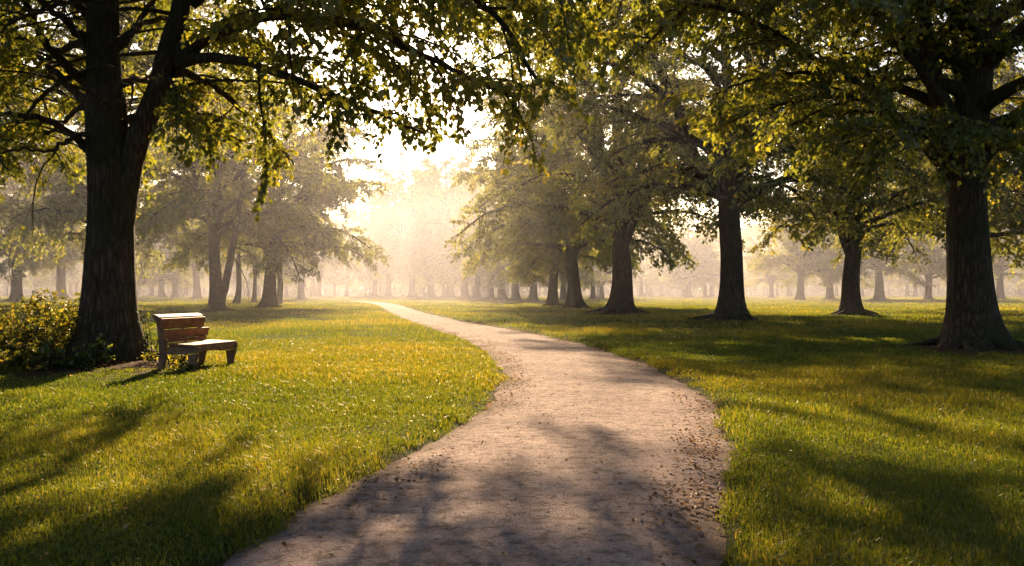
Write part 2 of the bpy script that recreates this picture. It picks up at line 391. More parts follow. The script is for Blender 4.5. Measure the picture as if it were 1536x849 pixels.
# positions of the nearer trees
XA, YA = -7.15, 15.95
XB, YB = 10.05, 19.7
SOIL += [(XA + .1, YA - .5, 2.3), (XB, YB - .3, 2.4)]
xc, yc = at(1095, 484); xd, yd = at(1278, 474); xe, ye = at(932, 472.3)
SOIL += [(xc, yc, 1.9), (xd, yd, 1.6), (xe, ye, 1.5), (-19.3, 58.5, 1.6)]
xg, yg = at(1592, 475); SOIL.append((xg - 1, yg, 2.5))

# --- big left tree
def loc(pts, X, Y): return [p - np.array((X, Y, 0)) for p in pts]
ldA = loc([np.array((XA, YA, 0)), P(163, 480, 15.95), P(164, 400, 15.95), P(166, 300, 15.95), P(160, 200, 15.9), P(154, 100, 15.9), P(152, 0, 15.9), P(158, -150, 15.9), P(165, -350, 16), P(160, -600, 16), P(175, -850, 16.2)], XA, YA)
limA = [([P(172, 420, 15.95), P(180, 310, 15.95), P(203, 225, 15.9), P(232, 150, 15.9), P(262, 50, 15.9), P(285, -70, 16), P(320, -250, 16.2), P(350, -480, 16.5)], .27),
        ([P(122, 222, 15.9), P(95, 195, 15.6), P(60, 181, 15.2), P(0, 172, 14.6), P(-90, 190, 14)], .085),
        ([P(118, 150, 15.9), P(90, 118, 16.4), P(50, 82, 17), P(0, 68, 17.4), P(-110, 60, 18)], .085),
        ([P(118, 125, 15.9), P(80, 85, 15.5), P(50, 45, 15), P(30, -15, 14.6), P(-20, -100, 14)], .10),
        ([P(120, 20, 15.9), P(70, -30, 16.6), P(10, -50, 17.2), P(-70, -10, 17.6)], .07),
        ([P(122, 0, 15.9), P(80, 10, 14.6), P(30, 30, 13.6), P(-30, 70, 12.9)], .055),
        ([P(118, 60, 16), P(70, 90, 17.5), P(20, 140, 18.8), P(-20, 190, 19.6)], .08),
        ([P(120, 20, 15.9), P(90, -40, 15), P(50, -70, 14), P(0, -60, 13), P(-60, 0, 12.4)], .06),
        ([P(118, 110, 16), P(80, 130, 17.2), P(40, 170, 18.2), P(-10, 220, 19), P(-60, 270, 19.5)], .06),
        ([P(270, 82, 15.9), P(330, 52, 15.3), P(420, 24, 14.3), P(520, 35, 13.3), P(620, 80, 12.5), P(700, 120, 12.0), P(770, 150, 11.7)], .12),
        ([P(268, 95, 15.9), P(330, 85, 15.4), P(420, 110, 14.8), P(500, 150, 14.3), P(575, 175, 13.8), P(635, 205, 13.5)], .10),
        ([P(285, 0, 15.9), P(380, -80, 15), P(520, -110, 13.6), P(660, -50, 12.6), P(760, 40, 12), P(810, 130, 11.6)], .13),
        ([P(285, -40, 15.9), P(360, -140, 14.4), P(480, -180, 12.6), P(640, -140, 11.4), P(780, -60, 10.8), P(880, 10, 10.6)], .13),
        ([P(186, 70, 15.9), P(212, 25, 16.1), P(245, -20, 16.4), P(300, -80, 17)], .065),
        ([P(186, 60, 15.9), P(225, 28, 17), P(300, 40, 18), P(400, 90, 19), P(480, 160, 19.6)], .065),
        ([P(255, 110, 15.9), P(300, 120, 16.6), P(350, 155, 17.2), P(400, 205, 17.6), P(440, 250, 17.8)], .08),
        ([P(225, 170, 15.9), P(262, 165, 15.4), P(310, 190, 15), P(360, 225, 14.8)], .055),
        ([P(200, 120, 16), P(240, 130, 17.2), P(290, 160, 18.5), P(330, 215, 19.3)], .06),
        ([P(150, -30, 15.6), P(200, -150, 13.8), P(300, -260, 11.8), P(450, -300, 9.8), P(600, -260, 8.6)], .15),
        ([P(300, -160, 16), P(420, -260, 16), P(600, -280, 15.5), P(760, -200, 15), P(880, -110, 14.7), P(960, -20, 14.6)], .13),
        ([P(120, 60, 15.8), P(60, 0, 14.4), P(-20, -30, 13), P(-120, 0, 12)], .07),
        ([P(120, 160, 15.9), P(95, 190, 16.8), P(50, 215, 17.6), P(0, 235, 18.2), P(-40, 265, 18.6)], .05),
        ([P(120, 200, 15.8), P(100, 215, 15), P(70, 235, 14.4), P(30, 225, 13.9), P(-20, 240, 13.4)], .045),
        ([P(285, -90, 16), P(330, -130, 17.4), P(420, -110, 18.6), P(520, -60, 19.4), P(600, 20, 19.8)], .08),
        ([P(280, -20, 15.9), P(360, -30, 16.8), P(450, 10, 17.6), P(540, 60, 18), P(610, 120, 18.2)], .07),
        ([P(300, -140, 16.1), np.array((-4.2, 17.6, 8.6)), np.array((-2.2, 19.6, 9.0)), np.array((-.2, 21.6, 8.6)), np.array((1.6, 23.2, 7.7))], .12),  # this bough and the next are added to shade the near path
        ([P(300, -160, 16.1), np.array((-4.6, 18.6, 9.0)), np.array((-3.0, 21.4, 9.6)), np.array((-1.8, 23.8, 9.4)), np.array((-.8, 25.6, 8.5))], .11)]
limA = [(loc(p, XA, YA), r0) for p, r0 in limA]
meshA = build_tree(11, 17, 8.6, .415, 4.4, 36, leader=ldA, limbs=limA, leaf=.10, detail=2, sec_step=.34, twig_step=.155, leaf_step=.06, low=0, roots=9, tint=.44, twig_len=.62, bare=(1.0, 9), lz0=6.6, lpn=2.4,
                   skip=lambda p: (p[:, 1] < .3) & (np.abs(p[:, 0] - .25 - .16 * np.clip(p[:, 2] - 4, 0, 9)) < 1.0) & (p[:, 2] < 8) & (p[:, 1] > -5))
place(meshA, 'broadleaf_tree', XA, YA, 'massive dark forked trunk beside the bench, with leafy boughs hanging over the lawn', z=0.05)

# --- big right tree
ldB = loc([np.array((XB, YB, 0)), P(1455, 470, YB), P(1452, 380, YB), P(1450, 290, YB), P(1456, 220, YB), P(1468, 130, YB), P(1474, 30, YB), P(1480, -120, YB), P(1478, -300, YB), P(1485, -520, YB), P(1490, -680, YB)], XB, YB)
limB = [([P(1425, 262, YB), P(1385, 215, 19.4), P(1320, 152, 18.9), P(1240, 98, 18.3), P(1150, 45, 17.8), P(1090, 15, 17.5), P(1000, 0, 17)], .15),
        ([P(1440, 260, YB), P(1420, 190, 19.8), P(1400, 110, 19.9), P(1385, 20, 20), P(1372, -110, 20), P(1360, -260, 20)], .27),
        ([P(1408, 130, 19.9), P(1365, 70, 19.6), P(1320, 10, 19.3), P(1270, -70, 19), P(1200, -150, 18.6)], .15),
        ([P(1448, 200, YB), P(1440, 110, 19.9), P(1428, 20, 20.2), P(1420, -120, 20.4)], .16),
        ([P(1475, 250, YB), P(1505, 205, 19.4), P(1560, 160, 19), P(1640, 110, 18.6), P(1720, 110, 18.3)], .14),
        ([P(1482, 110, YB), P(1515, 60, 19.9), P(1570, 10, 20.2), P(1660, -40, 20.4)], .14),
        ([P(1330, 158, 18.9), P(1280, 146, 18.4), P(1210, 152, 17.9), P(1140, 168, 17.4), P(1080, 195, 17)], .06),
        ([P(1390, 218, 19.4), P(1340, 178, 19.9), P(1270, 165, 20.4), P(1190, 190, 20.8), P(1130, 225, 21)], .06),
        ([P(1270, 115, 18.5), P(1200, 110, 18), P(1130, 120, 17.5), P(1060, 150, 17.1)], .05),
        ([P(1375, 0, 20), P(1290, -60, 19.2), P(1180, -70, 18.2), P(1080, -30, 17.4), P(1000, 40, 16.8), P(950, 90, 16.5)], .12),
        ([P(1370, -80, 20), P(1270, -170, 18.6), P(1130, -190, 17), P(1000, -130, 15.8), P(900, -50, 15)], .12),
        ([P(1470, 230, YB), P(1500, 225, 18.4), P(1540, 240, 17.4), P(1580, 270, 16.8)], .06),
        ([P(1440, 235, YB), P(1400, 200, 18.5), P(1350, 190, 17.5), P(1290, 200, 16.6), P(1240, 225, 16)], .07),
        ([P(1470, 60, YB), P(1440, -20, 18), P(1400, -60, 16.4), P(1330, -60, 15), P(1260, 0, 14)], .11),
        ([P(1372, -60, 20), np.array((6.8, 20.6, 8.4)), np.array((4.6, 21.4, 9.0)), np.array((2.4, 22.4, 8.6)), np.array((.4, 23.4, 7.6))], .12),  # last two boughs put in to throw shade on the near path
        ([P(1365, -120, 20), np.array((6.6, 22.0, 9.2)), np.array((4.8, 23.8, 9.6)), np.array((3.0, 25.4, 9.2)), np.array((1.6, 26.8, 8.2))], .11),
        ]
limB = [(loc(p, XB, YB), r0) for p, r0 in limB]
meshB = build_tree(23, 15, 7.4, .455, 4.1, 38, leader=ldB, limbs=limB, leaf=.11, detail=2, sec_step=.34, twig_step=.15, leaf_step=.06, low=3, roots=9, tint=.42, twig_len=.62, bare=(1.0, 4.8))
place(meshB, 'broadleaf_tree', XB, YB, 'massive dark trunk on the right lawn with flaring roots and several upright limbs', z=0.06)

# --- middle distance trees: two shapes
mC1 = build_tree(31, 18.5, 9.0, .50, 4.6, 50, forks=3, leaf=.148, detail=1, sec_step=.36, twig_step=.19, leaf_step=.085, lpn=1.1, low=13, tint=.42, twig_len=.75)
mC2 = build_tree(37, 18, 8.6, .46, 4.0, 54, forks=2, leaf=.162, detail=1, sec_step=.38, twig_step=.20, leaf_step=.09, lpn=1.15, low=13, tint=.45, twig_len=.8,
                 extra_stems=[([(-.15, 0, 3.2), (-.7, .1, 4.6), (-1.5, .2, 6.5), (-2.2, 0, 9), (-2.6, 0, 12)], .22)])
mC3 = build_tree(41, 18, 9.4, .46, 3.8, 54, forks=3, leaf=.20, detail=1, sec_step=.40, twig_step=.22, leaf_step=.095, lpn=1.6, low=14, tint=.42, twig_len=.85)
mC5 = build_tree(71, 19, 8.2, .36, 8.0, 44, forks=3, leaf=.15, detail=1, sec_step=.40, twig_step=.20, leaf_step=.09, lpn=1.3, low=6, tint=.5, twig_len=.75)
place(mC5, 'broadleaf_tree', -16.75, 37.5, 'added high crowned tree whose stem hides behind the massive forked trunk', rz=1.0)  # tree added to close the sky gap and dapple the left lawn
mC4 = build_tree(43, 13.5, 7.5, .30, 3.6, 32, forks=1, leaf=.20, detail=1, sec_step=.40, twig_step=.22, leaf_step=.095, lpn=1.6, low=6, tint=.42, twig_len=.85,
                 extra_stems=[([(.2, -.05, .3), (.5, 0, 1.6), (.8, 0, 3.4), (1.2, 0, 6), (1.6, .2, 10)], .22), ([(0, 0, 3.4), (-.5, 0, 5), (-1.2, 0, 7), (-1.6, 0, 10)], .2)])
place(mC1, 'broadleaf_tree', xc, yc, 'tall forked tree on a bare earth mound, first tree left of the slimmer dark trunk', rz=.6, mat=M_leaf_mid)
place(mC2, 'broadleaf_tree', xd, yd, 'slimmer dark tree with a low side limb, standing behind the massive right trunk', rz=.3, mat=M_leaf_mid)
place(mC2, 'broadleaf_tree', xe, ye, 'nearest tree of the row along the right edge of the path', rz=2.9, s=1.2, mat=M_leaf_mid)
place(mC3, 'broadleaf_tree', *at(862, 463.5), 'second tree of the path side row, its low boughs reaching towards the path', rz=1.2, s=1.08, mat=M_leaf_mid)
place(mC3, 'broadleaf_tree', *at(828, 459.5), 'third tree of the path side row, half hidden by the tree before it', rz=3.6, s=.97, mat=M_leaf_mid)
place(mC3, 'broadleaf_tree', *at(1449, 466), 'tree whose stem hides behind the massive right trunk, its boughs showing on both sides', rz=5.1, s=1.15, mat=M_leaf_mid)
place(mC3, 'broadleaf_tree', *at(166, 457), 'hazy far tree whose stem hides behind the massive forked trunk, pale boughs on both sides', rz=.9, s=1.6, mat=M_leaf_mid)
place(mC1, 'broadleaf_tree', xg, yg, 'tree at the right border with golden leaves showing past the massive right trunk', rz=2.2, s=1.1, mat=M_leaf_mid)
place(mC4, 'broadleaf_tree', -19.2, 58.5, 'grey twin stemmed tree on the left lawn behind the bench', rz=.2, s=1.3, mat=M_leaf_mid)
place(mC3, 'broadleaf_tree', -20.0, 74, 'wide grey tree with drooping boughs nearest the sunlit gap on the left', rz=4.4, s=1.12, sz=1.0, mat=M_leaf_mid)

# --- the stems round the left group, the far rows and the line of trees at the end of the lawn
mS = build_tree(47, 13, 4.2, .27, 4.6, 20, leaf=.22, detail=1, sec_step=.42, twig_step=.24, leaf_step=.10, low=2, roots=4, tint=.42, twig_len=.8)
mD1 = build_tree(53, 18, 8.8, .55, 3.8, 42, forks=3, leaf=.24, lpn=2.8, detail=0, sec_step=.5, twig_step=.29, leaf_step=.14, low=13, roots=5, tint=.40, twig_len=1.0)
mD2 = build_tree(59, 16, 8.4, .50, 3.3, 40, forks=2, leaf=.25, lpn=2.8, detail=0, sec_step=.5, twig_step=.29, leaf_step=.15, low=13, roots=5, tint=.44, twig_len=1.0,
                 extra_stems=[([(.1, 0, 2.6), (.9, 0, 4.2), (1.9, 0, 6), (2.6, 0, 9)], .24)])
mT1 = build_tree(83, 33, 13.0, .72, 5.5, 64, forks=3, leaf=.27, lpn=3.2, detail=0, sec_step=.58, twig_step=.32, leaf_step=.15, low=16, roots=5, tint=.42, twig_len=1.2, bare=(2, 6))
mT2 = build_tree(89, 30, 12.0, .66, 5.0, 60, forks=2, leaf=.27, lpn=3.2, detail=0, sec_step=.58, twig_step=.32, leaf_step=.15, low=16, roots=5, tint=.42, twig_len=1.2, bare=(2, 6))
mF1 = build_tree(61, 20, 8.2, .45, 3.6, 32, forks=2, leaf=.38, lpn=3, detail=0, sec_step=.7, twig_step=.42, leaf_step=.22, low=7, roots=0, tint=.38, twig_len=1.2)
mF2 = build_tree(67, 18, 8.0, .40, 3.0, 30, forks=3, leaf=.40, lpn=3, detail=0, sec_step=.7, twig_step=.42, leaf_step=.22, low=7, roots=0, tint=.42, twig_len=1.2)
for (px, py, s, lab) in [(355, 456.3, 1.0, 'slender bare stemmed tree just right of the grey twin stemmed tree'),
                         (381, 455.0, .85, 'thin tree squeezed between the slender tree and the wide grey tree'),
                         (417, 456.8, 1.05, 'leaning thin tree directly right of the wide grey trunk')]:
    x, y = at(px, py); place(mS, 'broadleaf_tree', x, y, lab, rz=px, s=s, mat=M_leaf_mid)
for (px, py, s, m, lab) in [(25, 452.8, 0.99, mT2, 'stout far tree at the left border above the bush, arms raised low'),
                            (92, 449.2, 1.06, mT1, 'hazy short trunked tree between the left border tree and the massive left trunk'),
                            (243, 446.6, 1.2, mD1, 'small hazy tree past the right edge of the massive forked trunk, left of a pair'),
                            (263, 446.8, 1.2, mD2, 'small hazy tree with a splayed fork, right one of the pair beyond the bench'),
                            (296, 448.6, 0.95, mT1, 'pale hazy tree just left of the grey twin stemmed tree'),
                            (799, 453.2, .95, mD1, 'fourth tree of the path side row, thin and hazy'),
                            (774, 451.8, 1.05, mD2, 'fifth tree of the path side row, with a broad hazy trunk'),
                            (753, 450.0, 1.15, mD1, 'sixth tree of the path side row, fading into the haze'),
                            (735, 448.6, 1.2, mD2, 'seventh tree of the path side row, faint in the haze'),
                            (716, 447.8, 0.87, mT1, 'eighth tree of the path side row, barely darker than the haze'),
                            (845, 450.4, .95, mD2, 'hazy tree seen between the second and third trees of the path side row'),
                            (890, 449.0, .8, mD1, 'left one of two small hazy trees between path row trees'),
                            (902, 449.4, .8, mD2, 'right one of two small hazy trees beside the nearest path row trunk'),
                            (1200, 450.8, 1.1, mD2, 'grey hazy tree with a spreading fork, left of the slimmer dark tree'),
                            (1245, 449.8, 1.0, mD1, 'grey straight tree close left of the slimmer dark trunk'),
                            (1319, 450.8, 1.15, mD1, 'broad grey tree between the slimmer dark trunk and the massive right trunk'),
                            (1157, 447.4, .9, mD2, 'yellowish hazy tree right of the mounded forked trunk'),
                            (1392, 450.2, 1.0, mD2, 'dim tree close left of the massive right trunk at the far lawn edge'),
                            (1500, 449.5, 1.05, mD1, 'dim tree just right of the massive right trunk at the far lawn edge'),
                            (1033, 447.2, 1.0, mD1, 'left one of the hazy pair seen left of the mounded forked trunk'),
                            (1058, 447.0, .95, mD2, 'right one of the hazy pair seen left of the mounded forked trunk'),
                            (452, 449.5, 0.85, mT2, 'tall pale tree in the haze between the wide grey tree and the path end'),
                            (697, 447.2, 1.01, mT2, 'ninth tree of the path side row, a mere tint in the haze'),
                            (676, 446.6, 1.09, mT1, 'last tree of the path side row, beside the end of the path'),
                            (645, 446.0, 1.21, mT1, 'tall hazy tree between the path end and the last row tree'),
                            (520, 445.6, 1.2, mF2, 'hazy tree left of where the path fades, right one of two'),
                            (478, 446.0, 1.15, mF1, 'hazy tree left of where the path fades, left one of two'),
                            (583, 445.3, 1.00, mT1, 'lone thin hazy tree beyond the end of the path'),
                            (618, 446.0, 1.14, mT2, 'hazy tree just right of where the path ends'),
                            (562, 445.0, 0.99, mT2, 'hazy tree just left of the lone thin one beyond the path')]:
    x, y = at(px, py); place(m, 'broadleaf_tree', x, y, lab, rz=px * 1.7, s=s, mat=M_leaf_mid)
k = 0
rl = np.random.default_rng(3)
for row, (Y0, step, n) in enumerate([(235, 9.5, 31), (265, 9.5, 35), (300, 10, 37), (345, 11, 41)]):
    for i in range(n):
        x = (i - (n - 1) / 2) * step + rl.normal(0, 2.2); y = Y0 + rl.normal(0, 6) - 8 * math.cos(x / 60)
        if abs(x + 36) < 9 and row == 0: continue
        place((mF1, mF2)[k % 2], 'broadleaf_tree', x, y, 'faint tree of the hazy line that closes the far end of the lawn',
              group='trees closing the far lawn', rz=rl.uniform(0, 6.28), s=rl.uniform(.8, 1.15), z=0); k += 1

# the far wood behind the last trees reads as one mass
def far_wood():
    r = np.random.default_rng(8); n = 130000
    x = r.uniform(-430, 430, n); y = 366 + r.uniform(0, 45, n) - 10 * np.cos(x / 60)
    top = 29 + 5 * fbm(x, y * 0, 61, .09) + 1.5 * fbm(x, y * 0, 62, .4); z = top * r.uniform(0, 1, n) ** 1.15
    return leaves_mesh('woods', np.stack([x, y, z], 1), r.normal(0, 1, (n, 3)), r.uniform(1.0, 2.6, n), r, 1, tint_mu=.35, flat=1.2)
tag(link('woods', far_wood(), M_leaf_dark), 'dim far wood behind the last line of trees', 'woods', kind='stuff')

# ------------------------------------------------------------------ bushes, sapling and weeds
def make_bush(name, seed, x, y, nst, spread, h, label, cat='bush', leaf=.055, mat=None, lean=.5, dens=1.0, wide=.5, group=None):
    r = np.random.default_rng(seed); tk = MB(); LP, LA = [], []
    for k in range(nst):
        a = r.uniform(0, 6.28); q = spread * math.sqrt(r.uniform(0, 1)) * .75
        p0 = np.array((q * math.cos(a), q * math.sin(a) * .7, -.05)); hh = h * r.uniform(.6, 1.12)
        st = grow(r, p0, a + r.normal(0, .6), math.radians(90) - lean * r.uniform(.1, 1), hh, 8, r.uniform(.1, .7), .1)
        tube(tk, st, np.linspace(.012, .003, 9), 5)
        nb = int(9 * dens * h / .8) + 3
        for b in range(nb):
            f = r.uniform(.12, 1) * 7.99; i = int(f); q0 = st[i] + (st[i + 1] - st[i]) * (f - i)
            bl = wide * r.uniform(.35, 1) * (1.1 - .6 * f / 8)
            br = grow(r, q0, r.uniform(0, 6.28), r.uniform(-.2, .9), bl, 5, r.uniform(.1, .9), .15)
            tube(tk, br, np.linspace(.004, .0015, 6), 3)
            m = max(4, int(bl / .030)); f2 = r.uniform(.15, 1, m) * 4.99; i2 = f2.astype(int)
            o = br[i2] + (br[i2 + 1] - br[i2]) * (f2 - i2)[:, None]; dd = nrm(br[i2 + 1] - br[i2])
            LP.append(o); LA.append(dd * .6 + r.normal(0, .6, (m, 3)) + (0, 0, -.1))
    LP, LA = np.concatenate(LP), np.concatenate(LA)
    o = tag(empty(name, (x, y, gz1(x, y))), label, cat, group)
    link('stem', tk.mesh('stem', True), M_stem, o)
    link('foliage', leaves_mesh('foliage', LP, LA, leaf * r.uniform(.6, 1.35, len(LP)), r, 2, tint_mu=.5, tint_sd=.27, flat=.7), mat or M_bush, o)
    return o
bx, by = at(62, 552); make_bush('bush', 101, bx - .1, by + .6, 44, 1.0, 1.28, 'tall golden lit bush left of the massive forked trunk', leaf=.06)
bx, by = at(-25, 556); make_bush('bush', 103, bx, by + .2, 30, .85, .95, 'bushy shrub cut by the left border, behind the dark leafy weeds', leaf=.06)
bx, by = at(20, 560); make_bush('bush', 107, bx, by - .1, 24, .75, .55, 'low dark bush in front of the tall golden one', leaf=.055, lean=.8)
bx, by = at(108, 562); make_bush('bush', 105, bx, by + .25, 16, .45, .62, 'low leafy weeds pressed against the left foot of the massive forked trunk', leaf=.07, mat=M_weed, lean=.9, wide=.35)
bx, by = at(226, 552); make_bush('sapling', 109, bx, by + .1, 4, .10, 1.0, 'thin dark sapling between the massive forked trunk and the bench', 'sapling', leaf=.05, mat=M_weed, lean=.25, dens=.7, wide=.28)
bx, by = at(248, 556); make_bush('weed_plant', 111, bx, by + .1, 12, .30, .42, 'bright weeds growing at the back foot of the bench', 'plant', leaf=.055, mat=M_bush, lean=.9, wide=.25)
bx, by = at(276, 562); make_bush('weed_plant', 113, bx, by, 10, .28, .26, 'short pale weeds in front of the bench end panel', 'plant', leaf=.05, mat=M_bush, lean=1.0, wide=.22)

# ------------------------------------------------------------------ bench
def prism_mesh(name, prof, x0, x1, bev=.008):
    import bmesh
    bm = bmesh.new()
    a = [bm.verts.new((x0, p[0], p[1])) for p in prof]; b = [bm.verts.new((x1, p[0], p[1])) for p in prof]
    n = len(prof)
    bm.faces.new(a); bm.faces.new(b[::-1])
    for i in range(n): bm.faces.new((a[i], b[i], b[(i + 1) % n], a[(i + 1) % n]))
    bmesh.ops.recalc_face_normals(bm, faces=bm.faces)
    bmesh.ops.bevel(bm, geom=bm.edges[:], offset=bev, segments=2, affect='EDGES', clamp_overlap=True)
    me = bpy.data.meshes.new(name); bm.to_mesh(me); bm.free(); return me
def rot2(p, a, c): s, k = math.sin(a), math.cos(a); return [(c[0] + x * k - z * s, c[1] + x * s + z * k) for x, z in p]
def box_prof(w, h): return [(-w / 2, -h / 2), (w / 2, -h / 2), (w / 2, h / 2), (-w / 2, h / 2)]
def join_meshes(name, ms):
    import bmesh
    bm = bmesh.new()
    for m in ms: bm.from_mesh(m)
    me = bpy.data.meshes.new(name); bm.to_mesh(me); bm.free(); return me
ang = math.radians(-77)
bxx, byy = at(290, 562)
LB = 1.2
bench = tag(empty('park_bench', (0, 0, 0)), 'short weathered brown wooden bench beside the massive forked trunk, facing the path', 'bench')
# local frame: x along the bench, -y to the front, z up.  the front near leg stands at (0, -.5)
bench.rotation_euler = (0, 0, -ang)
ca, sa = math.cos(-ang), math.sin(-ang)
lx, ly = .04, -.46
bench.location = (bxx - (ca * lx - sa * ly), byy - (sa * lx + ca * ly), gz1(bxx, byy) + .0)
side = [(.03, .30), (.04, .42), (.10, .62), (.15, .80), (.20, .868), (.255, .875), (.275, .845), (.262, .815), (.235, .822), (.215, .79), (.185, .64), (.165, .46), (.155, .30), (.12, .255), (-.30, .255), (-.52, .285), (-.545, .33), (-.53, .395), (-.35, .385), (-.12, .385), (-.03, .40)]
side = [(y - .03, z) for y, z in side]
for k, x0 in enumerate((0.0, LB - .075)):
    link('side_frame', prism_mesh('side_frame', side[::-1], x0, x0 + .075), M_frame, bench)
    fl = [(-.565, .284), (-.375, .253), (-.395, .14), (-.41, -.03), (-.505, -.03), (-.515, .12)]
    rl_ = [(.0, .262), (.125, .30), (.135, .12), (.16, -.03), (.065, -.03), (.03, .12)]
    link('leg', prism_mesh('leg', fl, x0 + .006, x0 + .069), M_frame, bench)
    link('leg', prism_mesh('leg', rl_, x0 + .008, x0 + .067), M_frame, bench)
seat = []
for i in range(4):
    c = (-.09 - i * .128, .412 - .004 * i)
    seat.append(prism_mesh('seat', rot2(box_prof(.120, .032), .03, c), -.035 + .006 * (i % 2), LB + .035 - .01 * (i == 2), .006))
link('seat', join_meshes('seat', seat), M_plank, bench)
link('apron', prism_mesh('apron', [(-.545, .30), (-.52, .30), (-.52, .388), (-.545, .388)], .077, LB - .077, .004), M_plank, bench)
tilt = math.radians(90 - 14)
bk = [prism_mesh('b', rot2(box_prof(.175, .030), math.pi - tilt, (.078, .735)), -.03, LB + .01, .006),
      prism_mesh('b', rot2(box_prof(.150, .030), math.pi - tilt, (.028, .568)), -.02, LB * .52 - .003, .006),
      prism_mesh('b', rot2(box_prof(.145, .030), math.pi - tilt, (.030, .570)), LB * .52 + .003, LB + .05, .006),
      prism_mesh('b', [(.085, .815), (.10, .845), (.14, .872), (.20, .884), (.235, .874), (.232, .850), (.20, .856), (.15, .845), (.12, .825), (.105, .805)], -.03, LB + .01, .004)]
link('backrest', join_meshes('backrest', bk), M_plank, bench)
link('back_rail', prism_mesh('back_rail', rot2(box_prof(.055, .034), math.pi - tilt, (-.002, .468)), .06, LB - .06, .004), M_plank, bench)
link('back_post', prism_mesh('back_post', [(.02, .395), (.05, .395), (.115, .66), (.085, .66)], LB * .5 - .03, LB * .5 + .03, .004), M_frame, bench)

# ------------------------------------------------------------------ ground, path
def axis_pts(lo, hi, c0, c1, fine, gr=1.06):
    p = list(np.arange(c0, c1, fine)); s = fine
    while p[-1] < hi: s *= gr; p.append(p[-1] + s)
    q = [c0]; s = fine
    while q[-1] > lo: s *= gr; q.append(q[-1] - s)
    return np.array(q[:0:-1] + p)
gx = axis_pts(-1600, 1600, -14, 15, .14); gy = axis_pts(-40, 2600, -4, 34, .16)
X, Y = np.meshgrid(gx, gy); nx, ny = len(gx), len(gy)
pdg = path_dist(np.stack([X.ravel(), Y.ravel()], 1)).reshape(X.shape)
Z = gz(X, Y, pdg)
i = np.arange(ny - 1)[:, None] * nx; j = np.arange(nx - 1)[None]
q = np.stack([i + j, i + j + 1, i + nx + j + 1, i + nx + j], -1).reshape(-1, 4)
so = np.maximum(soil_at(X, Y), smooth((.22 - pdg) / .25) * .9)
g = link('ground', mesh_np('ground', np.stack([X, Y, Z], -1).reshape(-1, 3), [q], {'soil': so.ravel()}, True), M_ground)
tag(g, 'wide mown park lawn', kind='structure')
cols = np.linspace(-1, 1, 17)
en = .10 * fbm(ss, ss * 0 + 1, 8, 1.7) + .05 * fbm(ss, ss * 0, 9, 6.0); en2 = .10 * fbm(ss, ss * 0 + 4, 18, 1.7) + .05 * fbm(ss, ss * 0, 19, 6.0)
hw = CL[:, 2] / 2
off = cols[None] * (hw + .14)[:, None] + np.where(cols[None] < 0, -en[:, None], en2[:, None]) * np.abs(cols[None]) ** 2
PX = CL[:, 0][:, None] + CLn[:, 0][:, None] * off; PY = CL[:, 1][:, None] + CLn[:, 1][:, None] * off
PZ = .012 - .045 * np.abs(cols[None]) ** 4 + .012 * fbm(PX, PY, 12, 1.2)
n, m_ = len(CL), 17
i = np.arange(n - 1)[:, None] * m_; j = np.arange(m_ - 1)[None]
q = np.stack([i + j, i + j + 1, i + m_ + j + 1, i + m_ + j], -1).reshape(-1, 4)
edge = np.clip((np.abs(cols[None]) - .80 + .22 * fbm(PX, PY, 14, 2.5)) / .22, 0, 1) * .8
p_ = link('path', mesh_np('path', np.stack([PX, PY, PZ], -1).reshape(-1, 3), [q], {'edge': edge.ravel()}, True), M_path)
tag(p_, 'pale gravel path curving away to the left', kind='structure')

